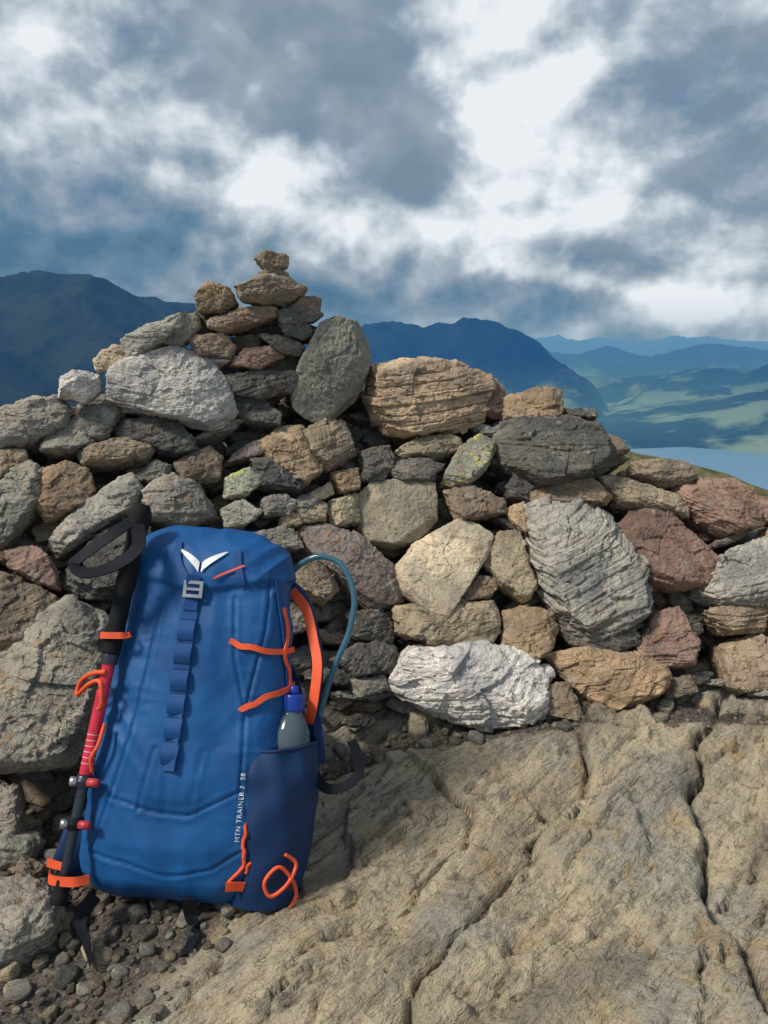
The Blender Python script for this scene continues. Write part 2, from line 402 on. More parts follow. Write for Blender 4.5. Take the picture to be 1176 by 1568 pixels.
while x<1.15:
    z=-.02
    while z<topz(x)-.05:
        rand_stone(wall,x+random.uniform(-.02,.02),z+random.uniform(-.02,.02),random.uniform(.065,.125),random.uniform(.03,.075),random.uniform(.013,.036),random.choice(codes),.005)
        z+=.062
    x+=.085
for off,stp in ((.17,.15),(.34,.2),(.52,.24)):
    x=-1.7
    while x<1.9:
        z=0
        while z<topz(x)-.03-max(0,off-.3)*.6:
            rand_stone(wall,x+random.uniform(-.04,.04),z+random.uniform(-.03,.03),off,random.uniform(.08,.14),random.uniform(.04,.08),random.choice(codes),.011)
            z+=stp*.7
        x+=stp
for x0,x1 in ((-1.8,-.9),(1.03,1.9)):
    x=x0
    while x<x1:
        z=0
        while z<topz(x)-.04:
            rand_stone(wall,x+random.uniform(-.03,.03),z,random.uniform(-.02,.04),random.uniform(.08,.13),random.uniform(.04,.08),random.choice('ggbtordw'),.008)
            z+=.12
        x+=.17
for (x,z,o) in ((-.24,.905,.05),(-.29,.87,.07),(-.2,.86,.07),(-.33,.84,.06),(-.26,.83,.08),(-.4,.84,.06),(-.3,.78,.07),(-.2,.76,.06),(-.42,.88,.05),(-.17,.72,.06),(-.35,.9,.05)):
    rand_stone(cairn,x,z,o,random.uniform(.05,.075),random.uniform(.018,.03),random.choice('dddb'),.005,n=nz([0,-1,.1]))
# thin slate plates wedged between the face stones
for _ in range(60):
    x=random.uniform(-.85,1.0); z=random.uniform(.03,float(topz(x))-.09)
    rand_stone(wall,x,z,random.uniform(.010,.038),random.uniform(.035,.085),random.uniform(.008,.017),random.choice('dddbgp'),.0045,.35)
for (x,z,o) in ((-.42,.74,.12),(-.36,.71,.12),(-.33,.77,.12),(-.38,.66,.13),(-.47,.78,.13),(-.55,.74,.12),(-.62,.70,.1),(-.69,.67,.1),(-.74,.64,.1),(-.30,.72,.1),(-.5,.68,.12)):
    rand_stone(wall,x,z,o,.07,.035,random.choice('ddbg'),.006)
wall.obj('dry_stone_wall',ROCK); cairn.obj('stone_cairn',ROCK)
# ------------------------------------------------------------------ near ground
def segdist(px,py,poly):
    best=np.full(px.shape,1e9); sidev=np.zeros(px.shape)
    for (ax,ay),(bx,by) in zip(poly[:-1],poly[1:]):
        dx,dy=bx-ax,by-ay; t=np.clip(((px-ax)*dx+(py-ay)*dy)/(dx*dx+dy*dy),0,1)
        ex,ey=px-ax-t*dx,py-ay-t*dy; d=np.hypot(ex,ey); s=np.sign(dx*ey-dy*ex)
        m=d<best; best=np.where(m,d,best); sidev=np.where(m,s,sidev)
    return best,sidev
CR=[[(.78,1.58),(.66,1.4),(.6,1.28),(.55,1.12),(.5,.957),(.52,.87),(.49,.78),(.5,.6)],
    [(.43,1.45),(.42,1.33),(.36,1.23),(.28,1.12),(.2,1.02),(.11,.9),(.05,.82),(0,.7)],
    [(1.0,1.4),(.8,1.2),(.68,1.05),(.6,.9),(.58,.75)],
    [(.1,1.3),(.16,1.2),(.14,1.1),(.05,1.0)],[(.66,1.4),(.52,1.35),(.36,1.23)]]
def soilmask(x,y):
    p=np.stack([x,y,0*x],1)
    s=1/(1+np.exp(-(-.27+.10*fbm(p*5,3,3)-x-.35*np.maximum(y-.82,0)+.25*np.minimum(y-.75,0))*40))
    s=s*(1/(1+np.exp(-(y-.66+.06*vn(p*9,8))*40))*.6+.4)
    f=np.exp(-((y-yb(x)+.0)/.06)**2)*.9*(x>-.2)
    return np.clip(np.maximum(s,f*(vn(p*12,4)>-.5)),0,1)
def gz(x,y):
    p=np.stack([x,y,0*x],1)
    q=(x-y)*.7071; s=(x+y)*.7071
    w=.02*fbm(p*4,11,2)
    h=.022*fbm(p*1.7,5,3)
    u=np.stack([q+w,s,0*x],1); u2=u+.01*np.stack([vn(p*30,14),vn(p*30,15),0*x],1)
    h+= .006*ridged(np.stack([(q+w)*13,s*3,0*x],1),21,2)
    h+= .045*facets(u2*np.array([6.5,2.6,0]),201,2)*.5+.026*facets(u2*np.array([19,7.5,0])+3.3,211,2)*.5+.010*facets(u2*np.array([55,24,0])+1.3,221,2)*.5
    h+= .0028*ridged(np.stack([(q+w)*70,s*9,0*x],1),31,3)+.0020*fbm(p*110,41,3,.6)
    h-= .022*np.clip(fbm(np.stack([(q+w)*26,s*12,0*x],1),61,3)-.62,0,1)
    for k,c in enumerate(CR):
        d,sd=segdist(x+.012*vn(p*16,51+k),y+.012*vn(p*16,61+k),c)
        h-= (.026 if k in(0,1) else .016)*np.exp(-(d/.009)**2)
        h+= (-.016 if k in(0,2) else .010)*np.clip(sd*1.0,-1,1)*np.exp(-d/.12)
    so=soilmask(x,y)
    g=-.035+.004*fbm(p*60,71,3)+.012*fbm(p*6,72,2)
    h=h*(1-so)+g*so
    h+= .05*np.clip((y-1.0)/.5,0,1)*np.clip((x+.1)/.4,0,1)
    h-= np.maximum(y-2.3,0)*.42 + np.maximum(np.abs(x)-2.5,0)*.3+np.maximum(-y-2,0)*.25
    return h,so
def lines(a,b,c,d,fine,grow=1.18):
    core=list(np.arange(b,c,fine)); lo=[];s=fine;v=b
    while v>a: s*=grow; v-=s; lo.append(v)
    hi=[];s=fine;v=core[-1]
    while v<d: s*=grow; v+=s; hi.append(v)
    return np.array(lo[::-1]+core+hi)
xs=lines(-7,-.85,1.05,7,.005); ys=lines(-6,.62,1.62,7,.005)
X,Y=np.meshgrid(xs,ys); gx,gy=X.ravel(),Y.ravel(); gh,gs=gz(gx,gy)
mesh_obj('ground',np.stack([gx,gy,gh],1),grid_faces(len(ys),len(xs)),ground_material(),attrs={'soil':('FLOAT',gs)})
grav=Bag()
def loose(bag,x,y,sx,code,vox,flat=.6,z=None):
    h=float(gz(np.array([x]),np.array([y]))[0][0]) if z is None else z
    k=7; P=[]; r=random.uniform(0,3)
    for i in range(k):
        a=i*2*math.pi/k+random.uniform(-.3,.3)+r; rr=sx*random.uniform(.75,1.15)
        P.append((x+rr*math.cos(a),y+rr*.8*math.sin(a),h+sx*.15))
    stone(bag,P,(0,0,1),code,bulge=sx*flat,depth=sx*.5,vox=vox)
lib=[]
for i in range(10):
    b=Bag(); stone(b,[(math.cos(a+random.uniform(-.3,.3))*random.uniform(.7,1.1)*.05,math.sin(a)*random.uniform(.6,1)*.05,0) for a in np.linspace(0,5.4,7)],(0,0,1),'g',bulge=.035,depth=.03,vox=.013)
    lib.append((b.V[0],b.F[0],b.S[0]))
N_=3600; px=np.concatenate([RNG.uniform(-.95,-.12,N_),RNG.uniform(-.2,1.05,1500)]); py=np.concatenate([RNG.uniform(.62,1.25,N_),RNG.uniform(1.25,1.62,1500)])
ph,ps=gz(px,py)
for i in range(len(px)):
    if ps[i]<RNG.uniform(.25,.8): continue
    V,F,S=lib[RNG.integers(10)]; sc=RNG.choice([.06,.1,.15,.25,.4],p=[.35,.3,.2,.11,.04]); a=RNG.uniform(0,6.28)
    R=np.array([[math.cos(a),-math.sin(a),0],[math.sin(a),math.cos(a),0],[0,0,RNG.uniform(.6,1.1)]])
    W=(V*sc)@R.T+np.array([px[i],py[i],ph[i]+.012*sc])
    col=np.array(COLS[RNG.choice(list('gggbtdd'))])*RNG.uniform(.6,1.15)
    grav.add(W,F,np.tile(np.append(np.clip(col,0,.8),.2),(len(W),1)),S+RNG.uniform(-9,9,3),np.zeros(len(W)))
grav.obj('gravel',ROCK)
for (x,y,s,c) in ((-.575,.95,.085,'g'),(-.80,1.02,.09,'d'),(-.66,1.13,.055,'g'),(-.60,1.08,.03,'b'),(-.72,.88,.05,'g'),(-.55,1.2,.04,'d')):
    b=Bag(); loose(b,x,y,s,c,.0045,z=-.03); b.obj('boulder',ROCK)
# ------------------------------------------------------------------ far terrain
RID=[(3000,.5,[(-75,2),(-60,3.2),(-45,2.6),(-38,3.6),(-30.2,3.4),(-26.5,3.3),(-24,3.8),(-21.6,3.8),(-19.7,2.9),(-17.6,2.5),(-14.2,2.5),(-11.1,.7),(-6.8,-2.2),(-3,-6)]),
 (6000,1.0,[(-12,-1.5),(-5.3,-.3),(-1.1,1.1),(.6,1.2),(3,.3),(5,.5),(6.4,1.1),(8.4,.8),(9.6,.5),(10.6,.1),(11.2,-.9),(12.0,-2.4),(12.8,-4.2)]),
 (15000,.3,[(-20,.2),(0,.3),(11.8,-.1),(15,-.2),(17.8,-.4),(19.5,-.3),(21.7,-.1),(23.8,-.2),(26.9,-.5),(35,.3),(50,.6),(70,.2)]),
 (10500,.28,[(10,-1.2),(14,-1.6),(17,-1.0),(20,-1.5),(23,-.8),(27,-1.2),(32,-.4),(45,.3),(70,.6)]),
 (7200,.2,[(12.5,-5),(13.9,-4.5),(15.2,-3.3),(17.5,-3.5),(19.8,-3.2),(22.3,-2.9),(24.4,-2.2),(27,-2.0),(33,-1),(45,0),(70,1)]),
 (5600,.22,[(22,-6.0),(25,-5.0),(28,-4.2),(34,-3),(50,-1)]),
 (120,.5,[(9,-9.5),(13,-8),(15.5,-7.6),(17.9,-8.0),(21.1,-8.6),(24.7,-9.3),(27.9,-10.3),(40,-14),(60,-20)])]
th=np.radians(np.concatenate([np.arange(-180,-50,2.),np.arange(-50,50,.11),np.arange(50,180,2.)])); rr=np.concatenate([np.geomspace(2,1500,90)[:-1],np.geomspace(1500,20000,330)[:-1],np.geomspace(20000,90000,25)])
TH,RR=np.meshgrid(th,rr); tx=(RR*np.sin(TH)).ravel(); ty=(RR*np.cos(TH)).ravel(); r=RR.ravel()
p3=np.stack([tx,ty,0*tx],1)
Hh=-.4-np.maximum(r-3,0)*.45
fl=-603+10*fbm(p3/900,1,3)
z=np.maximum(Hh+np.where(r>60,np.minimum(r,2000)*.02,0)*fbm(p3/200,2,3),fl)
for D,sl,pts in RID:
    P=[(math.radians(b),.86+D*math.tan(math.radians(e))) for b,e in pts]
    best=np.full(tx.shape,-1e9)
    W=[(D*math.sin(b),D*math.cos(b),h) for b,h in P]
    for (ax,ay,ah),(bx,by,bh) in zip(W[:-1],W[1:]):
        dx,dy=bx-ax,by-ay; t=np.clip(((tx-ax)*dx+(ty-ay)*dy)/(dx*dx+dy*dy),0,1)
        d=np.hypot(tx-ax-t*dx,ty-ay-t*dy)
        v=ah+(bh-ah)*t-sl*(np.sqrt(d*d+(D*.015)**2)-D*.015)
        best=np.maximum(best,v)
    z=np.maximum(z,best)
amp=np.clip((z-fl)/160,0,1)*np.clip((r-800)/1500,0,1)
er=ridged(p3/620+.3*np.stack([vn(p3/900,5),vn(p3/900,6),0*tx],1),9,5)
z=z+amp*(60*er-34)+np.clip((r-50)/100,0,1)*(r<400)*1.0*fbm(p3/12,7,3)
lc=np.array([3980*math.sin(math.radians(27)),3980*math.cos(math.radians(27))])
ur=np.array([math.sin(math.radians(27)),math.cos(math.radians(27))]); ut=np.array([ur[1],-ur[0]])
a_=((tx-lc[0])*ur[0]+(ty-lc[1])*ur[1])/560; b_=((tx-lc[0])*ut[0]+(ty-lc[1])*ut[1])/760
lm=1/(1+np.exp(np.clip((np.sqrt(a_**2+b_**2)+.12*fbm(p3/300,12,3)-1)*12,-50,50)))
z=z*(1-lm)+(-640)*lm
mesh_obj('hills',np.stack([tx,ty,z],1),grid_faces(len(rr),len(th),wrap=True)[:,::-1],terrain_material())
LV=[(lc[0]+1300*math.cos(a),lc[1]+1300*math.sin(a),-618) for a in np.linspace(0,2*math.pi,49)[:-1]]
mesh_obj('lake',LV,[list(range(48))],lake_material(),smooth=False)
# ------------------------------------------------------------------ backpack
PM=Matrix.Translation((-.334,1.10,-.058))@Matrix.Scale(1.035,4)@Matrix.Rotation(math.radians(4.5),4,'Y')@Matrix.Rotation(math.radians(-22),4,'X')
pack=empty('backpack'); pack.matrix_world=PM
def fabric(name,c1,c2,rough=.55):
    m,N=mat(name); tc=N('ShaderNodeTexCoord').outputs['Object']
    n=N.noise(tc,14,5,.6); c=N.mix(N.rng(n,.3,.7),c1,c2)
    ck=N('ShaderNodeTexChecker',{'Vector':tc,'Scale':700.}).outputs['Fac']
    h=N.m('ADD',N.m('MULTIPLY',ck,.15),N.m('MULTIPLY',N.noise(tc,55,4,.6,.6),.8))
    bp=N('ShaderNodeBump',{'Strength':.3,'Distance':.002,'Height':h})
    c=N.mix(N.m('MULTIPLY',N.rng(N.noise(tc,240,4,.75),.62,.75),.25),c,(.25,.25,.24))
    b=N('ShaderNodeBsdfPrincipled',{'Base Color':c,'Roughness':rough,'Specular IOR Level':.35,'Normal':bp.outputs[0]})
    N('ShaderNodeOutputMaterial',{0:b.outputs[0]}); return m
BLUE=fabric('blue_nylon',(.004,.069,.222),(.0065,.100,.30))
NAVY=fabric('navy_mesh',(.003,.022,.08),(.005,.035,.12),.7)
POCK=fabric('pocket_stretch',(.003,.024,.085),(.005,.036,.12),.6)
WEB=fabric('blue_webbing',(.006,.055,.19),(.01,.075,.25),.65)
BLK=simple('black_webbing',(.012,.013,.018),.6,bump=.5)
ORG=simple('orange_cord',(.85,.10,.025),.55,bump=.4,bscale=900)
WHT=simple('white_print',(.8,.8,.8),.5)
SIL=simple('grey_buckle',(.42,.45,.47),.35,metal=.4)
wz=[0,.05,.1,.2,.3,.4,.5,.58]; wv=[.138,.15,.155,.152,.145,.134,.128,.12]
dv=[.15,.172,.182,.18,.17,.16,.15,.12]
ZT=.575
nu=320
zz=np.concatenate([np.linspace(0,.06,30)[:-1],np.linspace(.06,.50,150)[:-1],np.linspace(.50,ZT,52)]); nz_=len(zz)
ang=np.linspace(0,2*math.pi,nu,endpoint=False)
Zg,A=np.meshgrid(zz,ang,indexing='ij'); w=np.interp(Zg,wz,wv); d=np.interp(Zg,wz,dv)
rb=np.clip(1-Zg/.055,0,1); rt_=np.clip(1-(ZT-Zg)/.065,0,1)
rnd=(1-rb**2.3)**(1/2.3)*(1-rt_**2.2)**(1/2.2); rnd=np.maximum(rnd,.02)
ca,sa=np.cos(A),np.sin(A); e=2/3.0
xx=w*rnd**.6*np.sign(ca)*np.abs(ca)**e; yy=-d/2+.5*d*rnd*np.sign(sa)*np.abs(sa)**e
V=np.stack([xx,yy,Zg],-1).reshape(-1,3); F=grid_faces(nz_,nu,True)
Nn=vnorm(V,F)
if Nn[np.argmin(V[:,1])][1]>0: Nn=-Nn; F=F[:,::-1]
front=np.clip(-Nn[:,1]*2,0,1)
x_,y_,z_=V.T
SEAMS=[[(-.062,.46),(-.068,.36),(-.078,.26),(-.098,.17)],[(.05,.47),(.06,.38),(.085,.30),(.09,.19)],[(-.10,.165),(-.03,.15),(.02,.148),(.09,.185)],
 [(-.018,.30),(-.018,.15)],[(-.12,.085),(-.06,.075),(0,.062),(.06,.075),(.10,.10)],[(.085,.30),(.10,.42),(.10,.5)],[(-.098,.17),(-.12,.085)],[(.09,.19),(.115,.12)],[(-.04,.24),(-.055,.15)],[(.03,.24),(.02,.148)]]
D=.0*x_
for s in SEAMS:
    dd,_=segdist(x_,z_,s); D-=.0028*np.exp(-(dd/.0016)**2)*front; D+=.0010*np.exp(-((dd-.006)/.0035)**2)*front
D+=.006*np.exp(-((x_+.012)/.05)**4)*front*np.clip((.47-z_)/.05,0,1)*np.clip((z_-.15)/.02,0,1)
zl=.478+np.clip(np.abs(x_+.012)-.02,0,1)*.22
D+=.007/(1+np.exp(-np.clip((z_-zl)/.0016,-50,50)))*np.clip(1-np.clip(Nn[:,1],0,1)*2,0,1)
u=np.stack([x_*7+z_*6,y_*8,z_*26-np.abs(x_)*30],1); D+=(.0035*(1-2*np.abs(vn(u,3)))*(.25+.75*np.clip((np.abs(x_)-.04)/.06,0,1)))
u=np.stack([x_*24,y_*20,z_*9+x_*14],1); D+=.0022*(1-2*np.abs(vn(u,6)))*(.4+.6*np.clip((z_-.42)/.06,0,1)+.5*np.clip((.15-z_)/.06,0,1))
D+=.005*fbm(V*9,8,2)+.0009*ridged(V*np.array([30,30,60]),4,2)*(.2+np.clip(fbm(V*12,71,2),0,1))
V=V+Nn*D[:,None]
V=np.vstack([V,V[:nu].mean(0),V[-nu:].mean(0)])
FF=F.tolist(); b0,t0=len(V)-2,len(V)-1
for i in range(nu):
    j=(i+1)%nu; FF.append([b0,j,i]); FF.append([t0,(nz_-1)*nu+i,(nz_-1)*nu+j])
body=mesh_obj('body',V,FF,BLUE,pack)
BV=BVHTree.FromPolygons([tuple(v) for v in V.tolist()],FF)
def fpt(x,z,off=.001):
    h=BV.ray_cast(Vector((x,-1,z)),Vector((0,1,0)))
    if h[0] is None:
        h=BV.find_nearest(Vector((x,-.12,z)))
    return h[0]+Vector((0,-off,0)), (h[1] if h[1].y<0 else -h[1])
def catmull(P,n=8,closed=False):
    P=[Vector(p) for p in P]; out=[]; m=len(P)
    for i in range(m-1 if not closed else m):
        g=(lambda k:P[k%m]) if closed else (lambda k:P[max(0,min(m-1,k))])
        a,b,c,d=g(i-1),g(i),g(i+1),g(i+2)
        for k in range(n):
            t=k/n; out.append(.5*((2*b)+(c-a)*t+(2*a-5*b+4*c-d)*t*t+(3*b-a-3*c+d)*t**3))
    if not closed: out.append(P[-1])
    return out
def near_out(p,off):
    h=BV.find_nearest(p); q=h[0]; nn=h[1].copy()
    if (q-Vector((0,-.08,min(max(q.z,.06),.5)))).dot(nn)<0: nn=-nn
    return q+nn*off,nn
def ribbon(name,pts,width,thick,mt,parent,normal=None,off=.0015,front=False,n=8,project=True,closed=False):
    P=catmull(pts,n,closed); V=[];m=len(P); NS=[Vector(normal).normalized() if not project else None]*m
    if project:
        QN=[(fpt(p.x,p.z,off) if front else near_out(p,off)) for p in P]; P=[a.copy() for a,_ in QN]; NS=[b.copy() for _,b in QN]
        for _ in range(10):
            NS=[(NS[max(i-1,0)]+NS[i]*1.0+NS[min(i+1,m-1)]).normalized() for i in range(m)]
        for _ in range(4):
            P=[P[i] if i in(0,m-1) else (P[i-1]+P[i]*2+P[i+1])/4 for i in range(m)]
        P=[p+n_*.001 for p,n_ in zip(P,NS)]
    for i,p in enumerate(P):
        t=(P[(i+1)%m if closed else min(i+1,m-1)]-P[(i-1)%m if closed else max(i-1,0)]).normalized()
        q=p; nn=NS[i]
        s=t.cross(nn).normalized()*width/2; nn=nn.normalized()
        V+=[q-s,q+s,q+s+nn*thick,q-s+nn*thick]
    F=[]
    for i in range(m if closed else m-1):
        a,b=i*4,((i+1)%m)*4
        for k in range(4): F.append([a+k,a+(k+1)%4,b+(k+1)%4,b+k])
    if not closed: F+= [[0,1,2,3],[(m-1)*4+k for k in (3,2,1,0)]]
    return mesh_obj(name,[tuple(v) for v in V],F,mt,parent,smooth=False)
def tube(name,pts,rad,mt,parent,n=8,seg=14,smoothp=True,cap=True):
    P=catmull(pts,n) if smoothp else [Vector(p) for p in pts]
    m=len(P)
    if isinstance(rad,(int,float)): R=[rad]*m
    else: R=list(np.interp(np.linspace(0,1,m),np.linspace(0,1,len(rad)),rad))
    t0=(P[1]-P[0]).normalized(); nrm=t0.orthogonal().normalized(); V=[]
    for i in range(m):
        t=(P[min(i+1,m-1)]-P[max(i-1,0)]).normalized(); nrm=(nrm-t*nrm.dot(t)).normalized(); bn=t.cross(nrm)
        for k in range(seg):
            a=2*math.pi*k/seg; V.append(tuple(P[i]+(nrm*math.cos(a)+bn*math.sin(a))*float(R[i])))
    F=grid_faces(m,seg,True).tolist()
    if cap: F+=[list(range(seg))[::-1],[(m-1)*seg+k for k in range(seg)]]
    return mesh_obj(name,V,F,mt,parent)
ribbon('daisy_webbing',[(-.016,0,z) for z in np.linspace(.455,.225,8)],.024,.0015,WEB,pack,front=True,off=.001)
for i,z0 in enumerate((.43,.395,.355,.32,.285,.25)):
    pts=[]
    for k,t in enumerate(np.linspace(0,1,7)):
        qa,_=fpt(-.016,z0); qb,_=fpt(-.016,z0-.03); pts.append((-.016,qa.y+(qb.y-qa.y)*t-.003-.005*math.sin(math.pi*t),z0-.03*t))
    ribbon('daisy_loop',pts,.025,.0018,WEB,pack,normal=(0,-1,.1),project=False)
    q,_=fpt(-.016,z0,.004); ribbon('bartack',[(q.x-.012,q.y-.001,q.z),(q.x+.012,q.y-.001,q.z)],.003,.001,NAVY,pack,normal=(0,-1,0),project=False,n=2)
ribbon('end_tab',[(-.016,0,.232),(-.016,0,.21)],.028,.003,WEB,pack,front=True)
ribbon('lid_strap',[(-.016,0,.50),(-.016,0,.445)],.02,.002,WEB,pack,front=True,off=.003)
q,_=fpt(-.014,.478,.006)
def frame(name,c,w,h,t,mt,parent,bar=True):
    bm=bmesh.new()
    def bx(cx,cz,sx,sz):
        r=bmesh.ops.create_cube(bm,size=1)
        for v in r['verts']: v.co=Vector((c[0]+cx+v.co.x*sx,c[1]+v.co.y*.004,c[2]+cz+v.co.z*sz))
    bx(-w/2+t/2,0,t,h-2*t); bx(w/2-t/2,0,t,h-2*t); bx(0,h/2-t/2,w,t); bx(0,-h/2+t/2,w,t)
    if bar: bx(0,0,w-2*t,t*.8)
    me=bpy.data.meshes.new(name); bm.to_mesh(me); bm.free(); o=bpy.data.objects.new(name,me); COL.objects.link(o); me.materials.append(mt); o.parent=parent
    return o
frame('lid_buckle',(q.x,q.y-.002,q.z),.030,.026,.005,SIL,pack)
ribbon('lid_strap_left',[(-.05,0,.553),(-.045,0,.52),(-.022,0,.492)],.010,.0015,WEB,pack,front=True,off=.002)
ribbon('lid_strap_right',[(.045,0,.545),(.05,0,.52),(.06,0,.49)],.012,.0015,WEB,pack,front=True,off=.002)
ribbon('piping',[(.015,0,.497),(.035,0,.508),(.06,0,.52)],.003,.0015,ORG,pack,front=True,off=.002)
for sgn,nm in ((-1,'emblem_left'),(1,'emblem_right')):
    V2=[]
    for t in np.linspace(0,1,12):
        x=-.008+sgn*(.002+.037*t); zc=.513+.028*t**.8; wd=.0075*(1-t)**.7+.0005
        for s in (-1,1):
            q,nn=fpt(x,zc+s*wd,.004); V2.append(tuple(q))
    mesh_obj(nm,V2,grid_faces(12,2),WHT,pack)
def text(body_,x,z,size):
    cu=bpy.data.curves.new('lettering','FONT'); cu.body=body_; cu.size=size; cu.space_character=1.15
    o=bpy.data.objects.new('tmp',cu); COL.objects.link(o)
    bpy.context.view_layer.update()
    me=bpy.data.meshes.new_from_object(o); bpy.data.objects.remove(o)
    vs_=[tuple(v.co) for v in me.vertices]; fs=[list(p.vertices) for p in me.polygons]
    out=[]
    for (lx,ly,_) in vs_:
        q,_n=fpt(x-ly,z+lx,.0035); out.append((x-ly,q.y,z+lx))
    mesh_obj('lettering',out,fs,WHT,pack,smooth=False)
text('MTN TRAINER 2  28',.097,.115,.0098)
ribbon('compression_strap_upper',[(.055,-.2,.405),(.085,-.2,.398),(.115,-.14,.39),(.135,-.10,.395)],.009,.002,ORG,pack,off=.003)
ribbon('compression_strap_lower',[(.085,-.2,.305),(.11,-.2,.318),(.135,-.14,.33),(.15,-.10,.34)],.009,.002,ORG,pack,off=.003)
ribbon('zip_cord',[(.125,-.13,.46),(.135,-.125,.42),(.128,-.13,.385),(.14,-.12,.36),(.138,-.12,.33)],.007,.002,ORG,pack,off=.003)
ribbon('side_webbing',[(.12,-.14,.5),(.13,-.13,.42),(.14,-.12,.34),(.15,-.12,.26)],.012,.002,WEB,pack,off=.001)
def ocord(name,pts,r=.0028,lift=.003):
    return tube(name,[near_out(p,lift)[0] for p in catmull(pts,6)],r,ORG,pack,n=2,seg=8)
ocord('orange_cord_a',[(.108,-.2,.14),(.108,-.2,.11),(.112,-.2,.075),(.095,-.2,.05),(.12,-.2,.04),(.15,-.2,.055),(.155,-.17,.075),(.135,-.2,.08),(.12,-.2,.06)])
# cord loops threaded over the pocket's lower corner
tube('orange_cord_b',[(.165,-.168,.10),(.182,-.160,.085),(.172,-.172,.06),(.150,-.180,.045),(.140,-.184,.065),(.158,-.178,.085),(.178,-.165,.065),(.186,-.155,.04),(.178,-.160,.025)],.0028,ORG,pack,seg=8)
ribbon('orange_tab',[(.09,-.2,.045),(.12,-.2,.04)],.014,.002,ORG,pack,off=.004)
tube('zip_pull',[fpt(.11,.15,.004)[0],fpt(.112,.135,.006)[0],fpt(.11,.12,.005)[0]],.002,BLK,pack,seg=8)
ribbon('base_strap_right',[(.03,-.165,.03),(.035,-.15,.0),(.045,-.16,-.015),(.04,-.20,-.03)],.022,.002,BLK,pack,normal=(0,-1,-.6),project=False)
ribbon('base_strap_left',[(-.11,-.15,.02),(-.12,-.17,-.005),(-.10,-.19,-.03),(-.085,-.21,-.045)],.022,.002,BLK,pack,normal=(0,-1,-.5),project=False)
def pad(name,pts,thick,mt):
    k=len(pts); P=[Vector(p) for p in pts]; c=sum(P,Vector())/k; nn=(P[1]-P[0]).cross(P[2]-P[0]).normalized()
    V=[];rings=[(.93,-.5),(1,-.25),(1,.25),(.93,.5)]
    for s,o in rings: V+=[tuple(c+(p-c)*s+nn*thick*o) for p in P]
    F=grid_faces(4,k,True).tolist()+[list(range(k))[::-1],[3*k+i for i in range(k)]]
    return mesh_obj(name,V,F,mt,pack)
pad('hip_belt_left',[(-.13,-.05,.02),(-.185,-.075,.01),(-.2,-.09,.045),(-.19,-.08,.10),(-.13,-.04,.14)],.02,NAVY)
pad('hip_belt_right',[(.13,-.03,.03),(.175,-.02,.05),(.18,-.02,.10),(.13,-.02,.16)],.02,NAVY)
pad('back_panel',[(-.13,.005,.03),(.13,.005,.03),(.12,.012,.5),(-.12,.012,.5)],.022,NAVY)
ribbon('shoulder_strap',[(.06,.02,.5),(.08,.05,.4),(.13,.06,.3),(.15,.03,.15)],.05,.012,NAVY,pack,normal=(0,1,0),project=False)
nv,nw=40,70; PV=[]
for i in range(nv):
    t=i/(nv-1)
    for j in range(nw):
        q_=j/(nw-1); a=math.radians(-150+235*q_); zt=.015+t*(.222+.03*q_)
        f_=.72+.28*math.sin(math.pi/2*min(1,t*1.6+.1)); f_*=1-.10*max(0,t-.85)/.15
        wr=.0022*math.sin(q_*46+t*7)*t**2+.0015*math.sin(q_*19-t*16)
        PV.append((.128+(.074*f_+wr)*math.cos(a),-.090+(.088*f_+wr)*math.sin(a),zt))
po=mesh_obj('side_pocket',np.array(PV),grid_faces(nv,nw),POCK,pack)
tube('pocket_hem',[PV[(nv-1)*nw+j] for j in range(0,nw,3)],.0028,NAVY,pack,n=3,seg=8)
tube('hose_sleeve',[(.12,-.05,.505),(.15,-.06,.48),(.172,-.075,.43),(.186,-.085,.37),(.185,-.085,.30),(.178,-.07,.24)],.0085,NAVY,pack)
ribbon('orange_trim',[(.130,-.07,.49),(.158,-.08,.46),(.176,-.095,.41),(.186,-.105,.37),(.184,-.105,.31),(.178,-.09,.28)],.016,.003,ORG,pack,normal=(-.3,-1,0),project=False)
mt,N=mat('clear_tube'); b=N('ShaderNodeBsdfPrincipled',{'Base Color':(.10,.25,.36,1),'Roughness':.15,'Transmission Weight':.55,'IOR':1.35,'Specular IOR Level':.7}); N('ShaderNodeOutputMaterial',{0:b.outputs[0]})
tube('drinking_hose',[(.11,-.03,.50),(.135,-.04,.535),(.17,-.05,.553),(.21,-.06,.54),(.235,-.07,.49),(.232,-.075,.43),(.212,-.08,.37),(.20,-.085,.32),(.192,-.085,.27)],.0052,mt,pack)
ribbon('sternum_strap',[(.19,-.09,.24),(.195,-.10,.205),(.215,-.11,.185),(.245,-.11,.19),(.265,-.11,.21),(.262,-.11,.235),(.25,-.11,.26)],.016,.002,BLK,pack,normal=(-.1,-1,.3),project=False)
ribbon('strap_tail',[(.19,-.09,.29),(.2,-.1,.25),(.205,-.1,.22)],.014,.002,NAVY,pack,normal=(0,-1,.1),project=False)
ribbon('pole_loop_upper',[(-.155,-.13,.395),(-.14,-.175,.398),(-.11,-.18,.400),(-.10,-.165,.402)],.010,.002,ORG,pack,normal=(-.3,-1,0),project=False)
ribbon('pole_loop_lower',[(-.18,-.15,.05),(-.165,-.185,.05),(-.13,-.195,.052),(-.11,-.185,.054)],.013,.002,ORG,pack,normal=(-.3,-1,0),project=False)
ribbon('hip_tab',[(-.205,-.10,.045),(-.175,-.115,.045)],.012,.002,ORG,pack,normal=(0,-1,0),project=False)
tube('side_cord',[(-.125,-.185,.345),(-.15,-.17,.34),(-.172,-.15,.325),(-.175,-.15,.305),(-.15,-.175,.325),(-.13,-.188,.33),(-.125,-.185,.30),(-.13,-.18,.29)],.0035,ORG,pack,seg=8)
